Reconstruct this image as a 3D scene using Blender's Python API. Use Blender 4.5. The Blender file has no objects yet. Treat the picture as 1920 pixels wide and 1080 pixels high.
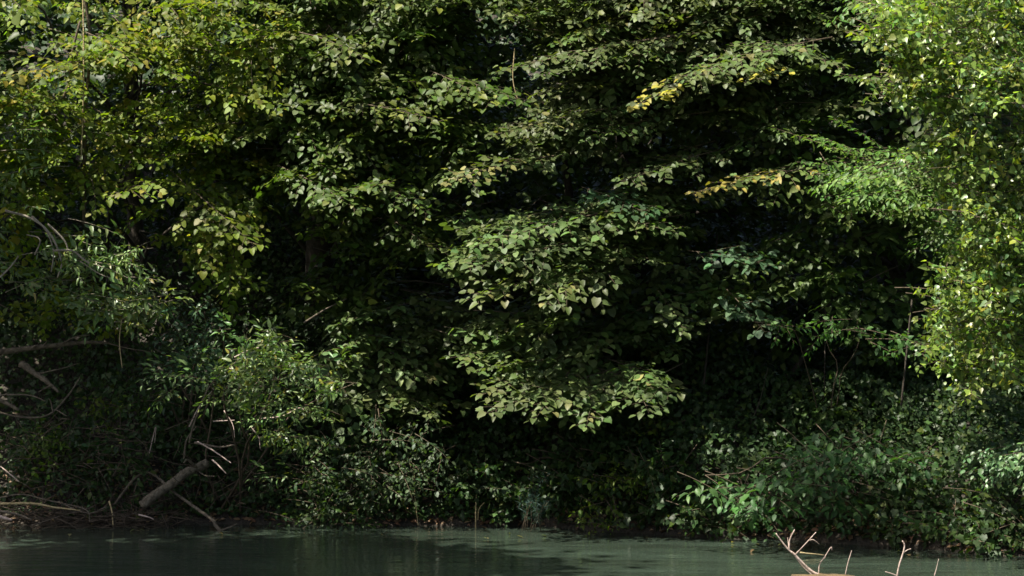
import bpy, math
import numpy as np

rng = np.random.default_rng(11)
SC = bpy.context.scene
COL = SC.collection
K = 0.0002257                     # tangent of one photograph pixel
CAM = (0.0, -18.0, 1.8)
A = np.array


def W(px, py, y):
    """world point seen at photograph pixel (px, py) at depth plane y"""
    D = y + 18.0
    return A([(px - 960) * K * D, y, 1.8 + (540 - py) * K * D])


def unit(v):
    v = np.asarray(v, float)
    return v / np.maximum(np.linalg.norm(v, axis=-1, keepdims=True), 1e-9)


# ------------------------------------------------------------------ terrain
BX = A([-60, -4.0, -1.0, 0.2, 1.3, 2.4, 3.4, 5, 60.0])
BY = A([0.05, 0.0, -0.05, -0.25, -0.85, -1.45, -2.05, -2.6, -2.8])


def bank_y(x):
    return np.interp(x, BX, BY) + 0.07 * np.sin(3.1 * x + 1) + 0.05 * np.sin(7.3 * x)


def ground_z(x, y):
    x = np.asarray(x, float)
    y = np.asarray(y, float)
    s = y - bank_y(x)
    up = 0.20 * (1 - np.exp(-np.maximum(s, 0) / 0.10)) + (0.85 - .45 * np.clip((x - 1.0) / 1.4, 0, 1)) * np.minimum(np.maximum(s - .1, 0), 2.2) + 0.42 * np.clip(s - 2.3, 0, 22)
    dn = -0.9 * (1 - np.exp(np.minimum(s, 0) / 0.9))
    z = np.where(s > 0, up, dn)
    near = np.clip(-18.2 - y, 0, 6)
    z = np.where(y < -12, np.maximum(z, -0.9 + 1.1 * np.clip(-16.6 - y, 0, 1.0) + 0.1 * near), z)
    amp = np.clip(s, 0, 1)
    z = z + amp * (0.10 * np.sin(2.1 * x + 1.3 * y) * np.sin(1.7 * y - .6 * x) + 0.05 * np.sin(5.3 * x - 2 * y) + 0.03 * np.sin(11 * x + 7 * y))
    return z


# ------------------------------------------------------------------ object helpers
def setp(o, label=None, cat=None, group=None, kind=None):
    for k, v in (('label', label), ('category', cat), ('group', group), ('kind', kind)):
        if v:
            o[k] = v
    return o


def thing(name, label, cat, loc=(0, 0, 0), group=None):
    o = bpy.data.objects.new(name, None)
    COL.objects.link(o)
    o.location = tuple(float(c) for c in loc)
    o.empty_display_size = 0.1
    return setp(o, label, cat, group)


def origin(o):
    p = np.zeros(3)
    while o is not None:
        p = p + A(o.location)
        o = o.parent
    return p


def link(name, me, mat, parent=None, loc=None):
    o = bpy.data.objects.new(name, me)
    COL.objects.link(o)
    for m in (mat if isinstance(mat, (list, tuple)) else [mat]):
        me.materials.append(m)
    if parent is not None:
        o.parent = parent
    elif loc is not None:
        o.location = tuple(float(c) for c in loc)
    return o


def mesh_from(name, V, F4, F3, tint=None, smooth=True):
    """F4: n x 4 quads, F3: m x 3 triangles"""
    F4 = np.asarray(F4, np.int32).reshape(-1, 4)
    F3 = np.asarray(F3, np.int32).reshape(-1, 3)
    me = bpy.data.meshes.new(name)
    me.vertices.add(len(V))
    me.vertices.foreach_set('co', np.asarray(V, np.float32).ravel())
    li = np.concatenate([F4.ravel(), F3.ravel()])
    me.loops.add(len(li))
    me.loops.foreach_set('vertex_index', li)
    st = np.concatenate([np.arange(len(F4)) * 4, len(F4) * 4 + np.arange(len(F3)) * 3]).astype(np.int32)
    me.polygons.add(len(st))
    me.polygons.foreach_set('loop_start', st)
    me.update(calc_edges=True)
    if not smooth:
        me.polygons.foreach_set('use_smooth', np.zeros(len(st), bool))
    if tint is not None:
        a = me.attributes.new('tint', 'FLOAT_COLOR', 'POINT')
        a.data.foreach_set('color', np.concatenate([tint, np.ones((len(tint), 1))], 1).astype(np.float32).ravel())
    me.validate()
    return me


# ------------------------------------------------------------------ leaf shapes
def template(st, fold=.25, curl=.22):
    V = [(0, 0, 0)]
    for um, uo, v in st:
        V += [(um, 0, -curl * um * um), (uo, v, fold * v - curl * uo * uo), (uo, -v, fold * v - curl * uo * uo)]
    V.append((1, 0, -curl))
    n = len(st)
    F3 = [(0, 1, 2), (0, 3, 1)]
    F4 = []
    for i in range(n - 1):
        a, b = 1 + 3 * i, 4 + 3 * i
        F4 += [(a, b, b + 1, a + 1), (a, a + 2, b + 2, b)]
    a, t = 1 + 3 * (n - 1), 1 + 3 * n
    F3 += [(a, t, a + 1), (a, a + 2, t)]
    return A(V, float), A(F4, int).reshape(-1, 4), A(F3, int)


TPL = {
    'cordate': template([(.12, -.05, .31), (.40, .31, .46), (.76, .74, .27)], .22, .16),
    'deltoid': template([(.14, .02, .30), (.40, .30, .40), (.75, .70, .16)], .2, .15),
    'willow': template([(.25, .25, .16), (.60, .58, .145)], .3, .3),
    'ovate': template([(.28, .26, .25), (.62, .62, .25)], .3, .25),
    'lobed': template([(.10, -.12, .24), (.30, .26, .50), (.48, .42, .26), (.70, .70, .22)], .15, .2),
    'needle': template([(.4, .4, .035)], .3, .2),
    'simple': template([(.42, .36, .38)], .25, .2),
}


class Leaves:
    def __init__(s):
        s.a = []

    def add(s, P, D, N, S, C):
        s.a.append((P, D, N, S, C))

    def build(s, name, tpl, mat, parent, label=None, loc=None, twigs=None, tmat=None):
        P, D, N, S, C = (np.concatenate([t[i] for t in s.a]) for i in range(5))
        # nothing grows into the ground or under the water
        keep = P[:, 2] > np.maximum(ground_z(P[:, 0], P[:, 1]), 0) + .01
        P, D, N, S, C = P[keep], D[keep], N[keep], S[keep], C[keep]
        off = origin(parent) if parent is not None else (A(loc) if loc is not None else np.zeros(3))
        D = unit(D)
        Sd = unit(np.cross(N, D))
        Nn = np.cross(D, Sd)
        T, F4, F3 = TPL[tpl]
        n, k = len(P), len(T)
        wv = rng.uniform(.72, 1.18, n)
        cv = rng.uniform(.2, 1.9, n)
        V = (P[:, None] - off + S[:, None, None] * (T[None, :, :1] * D[:, None] + (T[None, :, 1:2] * wv[:, None, None]) * Sd[:, None]
             + (T[None, :, 2:] * cv[:, None, None]) * Nn[:, None])).reshape(-1, 3)
        o = (np.arange(n) * k)[:, None, None]
        q4, q3, tint = (F4[None] + o).reshape(-1, 4), (F3[None] + o).reshape(-1, 3), np.repeat(C, k, 0)
        if twigs is not None and twigs.n:
            tv, tq, tt = np.concatenate(twigs.V) - off, np.concatenate(twigs.Q), np.concatenate(twigs.T)
            a4, a3 = len(q4), len(q3)
            q4, q3 = np.concatenate([q4, tq + len(V)]), np.concatenate([q3, tt + len(V)])
            V, tint = np.concatenate([V, tv]), np.concatenate([tint, np.ones((len(tv), 3))])
            mi = np.zeros(len(q4) + len(q3), np.int32)
            mi[a4:len(q4)] = 1
            mi[len(q4) + a3:] = 1
            me = mesh_from(name, V, q4, q3, tint)
            ob = link(name, me, [mat, tmat or M_TWIG], parent, loc)
            me.polygons.foreach_set('material_index', mi)
        else:
            me = mesh_from(name, V, q4, q3, tint)
            ob = link(name, me, mat, parent, loc)
        if label:
            ob['label'] = label
        return ob


def catmull(P, n):
    P = np.asarray(P, float)
    if len(P) < 3 or n <= len(P):
        t = np.linspace(0, len(P) - 1, max(n, 2))
        return np.stack([np.interp(t, np.arange(len(P)), P[:, i]) for i in range(P.shape[1])], 1)
    Q = np.concatenate([[2 * P[0] - P[1]], P, [2 * P[-1] - P[-2]]])
    t = np.linspace(0, len(P) - 1 - 1e-6, n)
    i = t.astype(int)
    f = (t - i)[:, None]
    a, b, c, d = Q[i], Q[i + 1], Q[i + 2], Q[i + 3]
    return .5 * (2 * b + (c - a) * f + (2 * a - 5 * b + 4 * c - d) * f * f + (3 * b - 3 * c + d - a) * f ** 3)


class Tubes:
    def __init__(s):
        s.V, s.Q, s.T, s.n = [], [], [], 0

    def add(s, pts, rad, sides=6, n=None, rough=0.0):
        pts = np.asarray(pts, float)
        rad = np.broadcast_to(np.asarray(rad, float), (len(pts),))
        if n:
            pr = catmull(np.concatenate([pts, rad[:, None]], 1), n)
            pts, rad = pr[:, :3], np.maximum(pr[:, 3], .0008)
        m = len(pts)
        T = unit(np.gradient(pts, axis=0))
        ref = A([0, 0, 1.0]) if abs(unit(pts[-1] - pts[0])[2]) < .9 else A([1.0, 0, 0])
        U = unit(np.cross(T, ref))
        Vv = np.cross(T, U)
        ang = np.arange(sides) * 2 * math.pi / sides
        r = rad[:, None] * np.ones(sides)
        if rough:
            r = r * (1 + rough * rng.normal(size=(m, sides)))
        ring = pts[:, None] + r[..., None] * (np.cos(ang)[None, :, None] * U[:, None] + np.sin(ang)[None, :, None] * Vv[:, None])
        b = s.n
        s.V.append(ring.reshape(-1, 3))
        s.V.append(np.stack([pts[0] - T[0] * rad[0] * .3, pts[-1] + T[-1] * rad[-1] * .6]))
        i = np.arange(m - 1)[:, None] * sides
        j = np.arange(sides)[None]
        j2 = (j + 1) % sides
        q = np.stack([b + i + j, b + i + j2, b + i + sides + j2, b + i + sides + j], -1).reshape(-1, 4)
        s.Q.append(q)
        e0, e1 = b + m * sides, b + m * sides + 1
        jj, kk = np.arange(sides), (np.arange(sides) + 1) % sides
        s.T.append(np.stack([b + kk, b + jj, np.full(sides, e0)], 1))
        l = b + (m - 1) * sides
        s.T.append(np.stack([l + jj, l + kk, np.full(sides, e1)], 1))
        s.n += m * sides + 2

    def build(s, name, mat, parent=None, loc=None, label=None):
        off = origin(parent) if parent is not None else (A(loc) if loc is not None else np.zeros(3))
        me = mesh_from(name, np.concatenate(s.V) - off, np.concatenate(s.Q), np.concatenate(s.T))
        o = link(name, me, mat, parent, loc)
        if label:
            o['label'] = label
        return o


# ------------------------------------------------------------------ materials
def new_mat(name):
    m = bpy.data.materials.new(name)
    m.use_nodes = True
    nt = m.node_tree
    nt.nodes.clear()
    out = nt.nodes.new('ShaderNodeOutputMaterial')
    return m, nt, out


def leaf_mat(name, rough, spec, trans, tcol):
    m, nt, out = new_mat(name)
    N, L = nt.nodes.new, nt.links.new
    at = N('ShaderNodeAttribute'); at.attribute_name = 'tint'
    no = N('ShaderNodeTexNoise'); no.inputs['Scale'].default_value = 45; no.inputs['Detail'].default_value = 2
    ramp = N('ShaderNodeMapRange'); ramp.inputs['To Min'].default_value = .7; ramp.inputs['To Max'].default_value = 1.3
    L(no.outputs['Fac'], ramp.inputs['Value'])
    mul = N('ShaderNodeVectorMath'); mul.operation = 'SCALE'
    L(at.outputs['Color'], mul.inputs[0]); L(ramp.outputs['Result'], mul.inputs['Scale'])
    p = N('ShaderNodeBsdfPrincipled')
    p.inputs['Roughness'].default_value = rough
    p.inputs['Specular IOR Level'].default_value = spec
    L(mul.outputs['Vector'], p.inputs['Base Color'])
    bump = N('ShaderNodeBump'); bump.inputs['Strength'].default_value = .25; bump.inputs['Distance'].default_value = .004
    n2 = N('ShaderNodeTexNoise'); n2.inputs['Scale'].default_value = 90
    L(n2.outputs['Fac'], bump.inputs['Height']); L(bump.outputs['Normal'], p.inputs['Normal'])
    tm = N('ShaderNodeVectorMath'); tm.operation = 'MULTIPLY'; tm.inputs[1].default_value = tcol
    L(mul.outputs['Vector'], tm.inputs[0])
    t = N('ShaderNodeBsdfTranslucent'); L(tm.outputs['Vector'], t.inputs['Color'])
    mx = N('ShaderNodeMixShader'); mx.inputs['Fac'].default_value = trans
    L(p.outputs[0], mx.inputs[1]); L(t.outputs[0], mx.inputs[2]); L(mx.outputs[0], out.inputs['Surface'])
    return m


def bark_mat(name, c1, c2, scale=14, rough=.85, bumpd=.01):
    m, nt, out = new_mat(name)
    N, L = nt.nodes.new, nt.links.new
    tc = N('ShaderNodeTexCoord')
    no = N('ShaderNodeTexNoise'); no.inputs['Scale'].default_value = scale; no.inputs['Detail'].default_value = 6
    no.inputs['Roughness'].default_value = .7
    L(tc.outputs['Object'], no.inputs['Vector'])
    r = N('ShaderNodeValToRGB')
    r.color_ramp.elements[0].position = .32; r.color_ramp.elements[0].color = (*c1, 1)
    r.color_ramp.elements[1].position = .68; r.color_ramp.elements[1].color = (*c2, 1)
    L(no.outputs['Fac'], r.inputs['Fac'])
    p = N('ShaderNodeBsdfPrincipled'); p.inputs['Roughness'].default_value = rough; p.inputs['Specular IOR Level'].default_value = .25
    L(r.outputs['Color'], p.inputs['Base Color'])
    b = N('ShaderNodeBump'); b.inputs['Strength'].default_value = .8; b.inputs['Distance'].default_value = bumpd
    n2 = N('ShaderNodeTexNoise'); n2.inputs['Scale'].default_value = scale * 4; n2.inputs['Detail'].default_value = 4
    L(tc.outputs['Object'], n2.inputs['Vector'])
    L(n2.outputs['Fac'], b.inputs['Height']); L(b.outputs['Normal'], p.inputs['Normal'])
    L(p.outputs[0], out.inputs['Surface'])
    return m


M_LEAF = leaf_mat('leaf_satin', .48, .24, .34, (1.5, 1.7, .5))
M_POP = leaf_mat('poplar_leaf', .38, .5, .42, (1.5, 1.6, .5))
M_GLOSS = leaf_mat('leaf_glossy', .40, .38, .28, (1.5, 1.7, .5))
M_THIN = leaf_mat('leaf_thin', .5, .2, .44, (1.5, 1.7, .45))
M_BARK = bark_mat('bark', (.016, .013, .010), (.06, .05, .038))
M_TWIG = bark_mat('twig_bark', (.05, .04, .025), (.12, .09, .06), 30)
M_PALE = bark_mat('pale_bark', (.12, .10, .075), (.30, .26, .20), 25)
M_DEAD = bark_mat('dead_wood', (.05, .039, .028), (.19, .155, .115), 18, .9, .02)
M_LOG = bark_mat('weathered_wood', (.045, .036, .026), (.24, .20, .145), 34, .9, .025)
M_BRUSH = bark_mat('brush_wood', (.03, .022, .015), (.11, .085, .06), 18)
M_DRIFT = bark_mat('bleached_wood', (.22, .16, .13), (.48, .38, .33), 22)
M_STRAW = bark_mat('dry_stem', (.22, .17, .08), (.45, .36, .20), 30)


# ------------------------------------------------------------------ sprays
def proto(L, leaf, gap=.07, slen=.45, ang=52, lgap=.6, lang=52, droop=.12, jit=.24, flat=1.0, hang=.10, sides=True, bare=.08, up=0.0):
    """a leafy spray growing along +X with its upper side to +Z, in metres"""
    P, D, N, S, tw = [], [], [], [], []

    def shoot(p0, d0, Ls, Z, first):
        d0 = unit(d0)
        m = max(int(Ls / (leaf * lgap)), 2)
        tt = np.linspace(0, 1, m + 1)
        bend = rng.normal(0, .06) * Ls
        lat0 = unit(np.cross(Z, d0))
        pts = p0 + d0 * (tt * Ls)[:, None] + (up - droop) * Ls * (tt ** 2)[:, None] * Z + bend * (tt ** 2)[:, None] * lat0
        tan = unit(np.gradient(pts, axis=0))
        for i in range(m + 1):
            if tt[i] < first:
                continue
            sd = 1 if i % 2 else -1
            lat = unit(np.cross(Z, tan[i]))
            a = math.radians(lang + rng.normal(0, 12)) * (1 - .8 * (i == m))
            dd = math.cos(a) * tan[i] + sd * math.sin(a) * lat - hang * rng.uniform(.2, 1.4) * Z
            P.append(pts[i] + sd * lat * leaf * .12 + Z * rng.normal(0, leaf * .12))
            D.append(dd)
            N.append(Z + rng.normal(0, jit, 3))
            S.append(leaf * rng.uniform(.55, 1.2) * (1 - .25 * (tt[i] > .9)))
        return pts, tan

    Z0 = A([0, 0, 1.0])
    pts, tan = shoot(A([0, 0, 0.0]), A([1.0, 0, 0]), L, Z0, bare + .25)
    tw.append((pts, np.linspace(max(.0035, L * .006), .0012, len(pts))))
    if sides:
        k = max(int((1 - bare) / (gap / L)), 2)
        for q in range(k):
            t = bare + (1 - bare) * (q + rng.uniform(.2, .8)) / k
            f = t * (len(pts) - 1); i = min(int(f), len(pts) - 2)
            p = pts[i] + (pts[i + 1] - pts[i]) * (f - i)
            ln = L * slen * (1 - t) ** .65 * min(1, .45 + 2.2 * t) * rng.uniform(.6, 1.2) + leaf * .6
            sd = 1 if q % 2 else -1
            a = math.radians(ang + rng.normal(0, 10))
            ph = rng.normal(0, .16) if flat > .5 else rng.uniform(-1.4, 1.4)
            lat = A([0, math.cos(ph) * sd, math.sin(ph)])
            d = math.cos(a) * A([1, 0, 0]) + math.sin(a) * lat
            Z = unit(Z0 + (rng.normal(0, .15, 3) if flat > .5 else rng.normal(0, .5, 3)))
            Z = unit(Z - d * np.dot(Z, unit(d)))
            sp, _ = shoot(p, d, ln, Z, .12)
            tw.append((sp, np.linspace(.0022, .001, len(sp))))
    return dict(P=A(P), D=A(D), N=A(N), S=A(S), tw=tw, L=L)


def pal(cols, wts=None, jit=.16):
    cols = A(cols, float)
    w = None if wts is None else A(wts, float) / sum(wts)

    def f(P, spray=True):
        n = len(P)
        c = cols[rng.choice(len(cols), n, p=w)]
        c = c * rng.lognormal(0, jit, (n, 1)) * rng.lognormal(0, .06, (n, 3))
        if spray:
            c = c * rng.lognormal(0, .12) * rng.lognormal(0, .05, 3)
        return np.clip(c, .003, .8)
    return f


def place(Lv, Tb, pr, o, d, n, sc, pl, nside=3, alltw=False, hang=0., yellow=None):
    d = unit(d)
    s = unit(np.cross(n, d))
    nn = np.cross(d, s)
    R = np.stack([d, s, nn], 1)
    P = o + sc * pr['P'] @ R.T
    D = unit(pr['D']) @ R.T
    D = D + A([0, 0, -hang])
    N = pr['N'] @ R.T
    C = pl(P)
    if yellow is not None:
        t = pr['P'][:, 0] / pr['L']
        pick = rng.random(len(P)) < yellow[0] * np.clip((t - yellow[1]) / (1 - yellow[1]), 0, 1)
        C[pick] = A(yellow[2]) * rng.lognormal(0, .2, (pick.sum(), 1))
    Lv.add(P, D, N, sc * pr['S'], C)
    if Tb is not None:
        for q, (pts, r) in enumerate(pr['tw'] if alltw else pr['tw'][:1]):
            idx = np.unique(np.linspace(0, len(pts) - 1, min(len(pts), 6)).astype(int))
            Tb.add(o + sc * pts[idx] @ R.T, sc * r[idx], nside)


def limb_pts(a, b, sag=.12, wob=.05):
    a, b = A(a, float), A(b, float)
    L = np.linalg.norm(b - a)
    t = np.linspace(0, 1, 5)[:, None]
    p = a + (b - a) * t
    p[:, 2] += L * sag * np.sin(np.pi * t[:, 0])
    p[1:-1] += rng.normal(0, wob * L, (3, 3))
    return p


# dark hollows of the leaf wall, where the front layer leaves a gap: (px, py, rx, ry)
GAPS = [(220, 165, 40, 40), (265, 325, 45, 35), (345, 520, 75, 80), (60, 75, 75, 55), (520, 400, 45, 75), (930, 360, 85, 28), (905, 85, 45, 50),
        (1690, 230, 70, 90), (1660, 470, 100, 85), (1500, 720, 230, 90), (880, 830, 75, 85), (1800, 770, 130, 60), (715, 420, 45, 30),
        (560, 470, 50, 60), (1290, 320, 60, 30), (880, 200, 40, 25), (760, 300, 30, 22), (1240, 250, 70, 25), (690, 480, 60, 30), (1260, 560, 60, 35),
        (985, 140, 35, 60), (1440, 440, 60, 35), (1110, 340, 30, 20), (1350, 650, 110, 40), (1010, 650, 50, 20)]


def in_gap(px, py, grow=1.0):
    for gx, gy, rx, ry in GAPS:
        if ((px - gx) / (rx * grow)) ** 2 + ((py - gy) / (ry * grow)) ** 2 < 1:
            return True
    return False


def fill(Lv, Tb, protos, pl, regions, tilt=(.32, .25), hang=.0, sc=(.8, 1.15), bias=0., gaps=True, toward=.7, drop=.2, yellow=None, nx=0., dens=None, holes=()):
    """regions: (px, py, rx, ry, count, y0, y1)"""
    roots = []
    for px, py, rx, ry, cnt, y0, y1 in regions:
        cnt = max(1, int(cnt * (dens or (1.35 if gaps else 1))))
        k = tries = 0
        while k < cnt and tries < cnt * 12:
            tries += 1
            a, r = rng.uniform(0, 2 * math.pi), math.sqrt(rng.random())
            qx, qy, y = px + rx * r * math.cos(a), py + ry * r * math.sin(a), rng.uniform(y0, y1)
            if gaps and in_gap(qx, qy, .85):
                continue
            if any(((qx - a_) / c_) ** 2 + ((qy - b_) / d_) ** 2 < 1 for a_, b_, c_, d_ in holes):
                continue
            pr = protos[rng.integers(len(protos))]
            s = rng.uniform(*sc)
            d = unit([rng.normal(bias, .75), -toward * rng.uniform(.2, 1.3), -drop + rng.normal(0, .18)])
            n = A([rng.normal(nx, .18), -rng.normal(*tilt), 1.0])
            o = W(qx, qy, y) - d * pr['L'] * s * .55
            if gaps and y < .35:
                bad = 0
                for f_ in (.15, .9):
                    e_ = o + d * pr['L'] * s * f_
                    kk_ = K * (e_[1] + 18)
                    bad += in_gap(960 + e_[0] / kk_, 540 - (e_[2] - 1.8) / kk_, .65)
                if bad:
                    continue
            place(Lv, Tb, pr, o, d, n, s, pl, hang=hang, yellow=yellow)
            roots.append(o)
            k += 1
    return roots


def canopy(Lv, pl, cx, cy, cz, rx, ry, rz, n, size=.13):
    """upper crown, mostly above the picture: leaves in clumps through an ellipsoid shell"""
    m = max(n // 60, 8)
    u = unit(rng.normal(size=(m, 3)))
    c = u * (rng.uniform(.35, 1, (m, 1)) ** .5) * A([rx, ry, rz]) + A([cx, cy, cz])
    idx = rng.integers(m, size=n)
    P = c[idx] + rng.normal(0, 1, (n, 3)) * A([.34, .34, .13])
    D = unit(rng.normal(size=(n, 3)) * A([1, 1, .3]) + A([0, -.2, -.3]))
    N = A([0, -.2, 1.0]) + rng.normal(0, .4, (n, 3))
    Lv.add(P, D, N, size * rng.uniform(.7, 1.2, n), pl(P, False))


# palettes (reflectance)
G_YEL = pal([(.102, .142, .016), (.128, .165, .018), (.074, .115, .015), (.18, .17, .025)], [4, 4, 3, .7])
G_DARK = pal([(.055, .085, .016), (.068, .10, .02), (.042, .068, .015)])
G_OLIVE = pal([(.066, .092, .030), (.084, .108, .038), (.054, .078, .025)])
G_GREY = pal([(.070, .102, .032), (.092, .124, .040), (.056, .084, .026)])
G_TEAL = pal([(.042, .085, .040), (.052, .098, .044)])
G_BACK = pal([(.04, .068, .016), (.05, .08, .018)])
G_POP = pal([(.125, .18, .034), (.14, .195, .04), (.08, .145, .045), (.22, .23, .03)], [4, 4, 3, .5], .28)
G_ELM = pal([(.075, .135, .028), (.095, .155, .032), (.06, .115, .028)])
G_WIL = pal([(.09, .14, .042), (.11, .16, .05), (.07, .12, .04), (.16, .17, .03)], [4, 3, 3, .6])
G_SHR = pal([(.035, .085, .024), (.045, .10, .028), (.03, .07, .022)])
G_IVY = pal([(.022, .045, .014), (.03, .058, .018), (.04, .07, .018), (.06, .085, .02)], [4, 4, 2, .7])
G_LIME = pal([(.10, .15, .02), (.12, .17, .025)])
YEL = (.23, .21, .035)
TAN = (.155, .15, .055)

# ================================================================== THE SETTING
xs = np.unique(np.concatenate([np.linspace(-160, -9, 26), np.linspace(-9, 9, 150), np.linspace(9, 160, 26)]))
ys = np.unique(np.concatenate([np.linspace(-160, -22, 20), np.linspace(-22, -4, 40), np.linspace(-4, 6, 110), np.linspace(6, 160, 34)]))
X, Y = np.meshgrid(xs, ys, indexing='ij')
Z = ground_z(X, Y)
V = np.stack([X, Y, Z], -1).reshape(-1, 3)
ni, nj = X.shape
i, j = np.meshgrid(np.arange(ni - 1), np.arange(nj - 1), indexing='ij')
q = np.stack([i * nj + j, (i + 1) * nj + j, (i + 1) * nj + j + 1, i * nj + j + 1], -1).reshape(-1, 4)
m, nt, out = new_mat('bank_earth')
N, L = nt.nodes.new, nt.links.new
tc = N('ShaderNodeTexCoord')
n1 = N('ShaderNodeTexNoise'); n1.inputs['Scale'].default_value = 9; n1.inputs['Detail'].default_value = 9; n1.inputs['Roughness'].default_value = .7
L(tc.outputs['Object'], n1.inputs['Vector'])
cr = N('ShaderNodeValToRGB')
cr.color_ramp.elements[0].position = .35; cr.color_ramp.elements[0].color = (.012, .010, .007, 1)
cr.color_ramp.elements[1].position = .7; cr.color_ramp.elements[1].color = (.045, .034, .022, 1)
L(n1.outputs['Fac'], cr.inputs['Fac'])
p = N('ShaderNodeBsdfPrincipled'); p.inputs['Roughness'].default_value = .9
L(cr.outputs['Color'], p.inputs['Base Color'])
b = N('ShaderNodeBump'); b.inputs['Distance'].default_value = .05; b.inputs['Strength'].default_value = .9
n2 = N('ShaderNodeTexNoise'); n2.inputs['Scale'].default_value = 25; n2.inputs['Detail'].default_value = 6
L(tc.outputs['Object'], n2.inputs['Vector']); L(n2.outputs['Fac'], b.inputs['Height']); L(b.outputs['Normal'], p.inputs['Normal'])
L(p.outputs[0], out.inputs['Surface'])
setp(link('river_bank', mesh_from('river_bank', V, q, []), m), 'brown earth river bank rising steeply under the undergrowth', 'ground', None, 'structure')

# water: one sheet with small real ripples near the camera side
xs = np.linspace(-9, 9, 240); ys = np.linspace(-17.2, 1.0, 300)
X, Y = np.meshgrid(xs, ys, indexing='ij')
V = np.stack([X * (1 + 0 * X), Y, 0 * X], -1).reshape(-1, 3)
ni, nj = X.shape
i, j = np.meshgrid(np.arange(ni - 1), np.arange(nj - 1), indexing='ij')
V2 = A([(-160, -17.2, 0), (-9, -17.2, 0), (-9, 1, 0), (-160, 1, 0), (9, -17.2, 0), (160, -17.2, 0), (160, 1, 0), (9, 1, 0)], float)
q = np.stack([i * nj + j, (i + 1) * nj + j, (i + 1) * nj + j + 1, i * nj + j + 1], -1).reshape(-1, 4)
k = len(V)
q = np.concatenate([q, [[k, k + 1, k + 2, k + 3], [k + 4, k + 5, k + 6, k + 7]]])
m, nt, out = new_mat('river_water')
N, L = nt.nodes.new, nt.links.new
tc = N('ShaderNodeTexCoord')
mp = N('ShaderNodeMapping'); mp.inputs['Scale'].default_value = (1.5, 4.0, 1)
L(tc.outputs['Object'], mp.inputs['Vector'])
n1 = N('ShaderNodeTexNoise'); n1.inputs['Scale'].default_value = 1.6; n1.inputs['Detail'].default_value = 3; n1.inputs['Roughness'].default_value = .5
L(mp.outputs['Vector'], n1.inputs['Vector'])
bp = N('ShaderNodeBump'); bp.inputs['Distance'].default_value = .02; bp.inputs['Strength'].default_value = .5
L(n1.outputs['Fac'], bp.inputs['Height'])
n3 = N('ShaderNodeTexNoise'); n3.inputs['Scale'].default_value = .5; n3.inputs['Detail'].default_value = 3
L(mp.outputs['Vector'], n3.inputs['Vector'])
cr = N('ShaderNodeValToRGB')
cr.color_ramp.elements[0].position = .3; cr.color_ramp.elements[0].color = (.020, .028, .020, 1)
cr.color_ramp.elements[1].position = .7; cr.color_ramp.elements[1].color = (.031, .046, .034, 1)
L(n3.outputs['Fac'], cr.inputs['Fac'])
p = N('ShaderNodeBsdfPrincipled'); p.inputs['Roughness'].default_value = .06; p.inputs['IOR'].default_value = 1.333
L(cr.outputs['Color'], p.inputs['Base Color']); L(bp.outputs['Normal'], p.inputs['Normal'])
L(p.outputs[0], out.inputs['Surface'])
setp(link('river_water', mesh_from('river_water', np.concatenate([V, V2]), q, []), m), 'milky green river water in front of the bank', 'water', None, 'structure')


# ================================================================== TREES
def make_tree(name, label, base, top, r, pieces, group=None, barkm=None, cat='tree'):
    """pieces: dict with crown builders; returns the root Empty. base/top: trunk ends"""
    base = A(base, float)
    base[2] = ground_z(base[0], base[1]) - .08
    t = thing(name, label, cat, base, group)
    tb = Tubes()
    mid = [base + (A(top) - base) * f + A([rng.normal(0, .08), rng.normal(0, .08), 0]) for f in (.3, .65)]
    tb.add([base, *mid, A(top, float)], [r, r * .8, r * .55, r * .2], 9, 16, .06)
    tr = tb.build('trunk', barkm or M_BARK, t)
    return t, tr


def trunk_at(base, top, f):
    return A(base) + (A(top) - A(base)) * f


def add_limbs(parent, base, top, ends, r=.02, matl=None):
    for e in ends:
        e = A(e, float)
        zt = np.clip((e[2] - base[2]) / max(top[2] - base[2], .1) - .12, .08, .9)
        s = trunk_at(base, top, zt)
        tb = Tubes()
        tb.add(limb_pts(s, e, .08), np.linspace(r, r * .3, 5), 6, 12, .05)
        tb.build('limb', matl or M_BARK, parent)


def key_bough(parent, pl, root, tip, yr, yt, leaf, mat, tpl='cordate', slen=.42, tilt=.6, label=None, hang=.05, yellow=None, gap=None, jit=.24, droop=.1, side=0.,
              name='bough', lname='leaves', from_pt=None, lgap=.6, alltw=True):
    a, b_ = W(*root, yr), W(*tip, yt)
    d = b_ - a
    Lb = np.linalg.norm(d)
    pr = proto(Lb, leaf, gap=gap or leaf * .8, slen=slen, droop=droop, jit=jit, lgap=lgap)
    Lv, Tb = Leaves(), Tubes()
    n = A([side, -tilt, 1.0])
    # aim so that the drooped tip lands on the wanted point
    d2 = d + droop * Lb * unit(n - unit(d) * np.dot(n, unit(d)))
    place(Lv, Tb, pr, a, d2, n, 1, pl, alltw=alltw, hang=hang, yellow=yellow)
    if from_pt is not None:
        Tb.add(limb_pts(from_pt, a, .05), np.linspace(max(.012, Lb * .014), Lb * .006, 5), 5, 10, .04)
    o = Tb.build(name, M_TWIG, parent)
    if label:
        o['label'] = label
    Lv.build(lname, tpl, mat, o)
    return o


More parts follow.
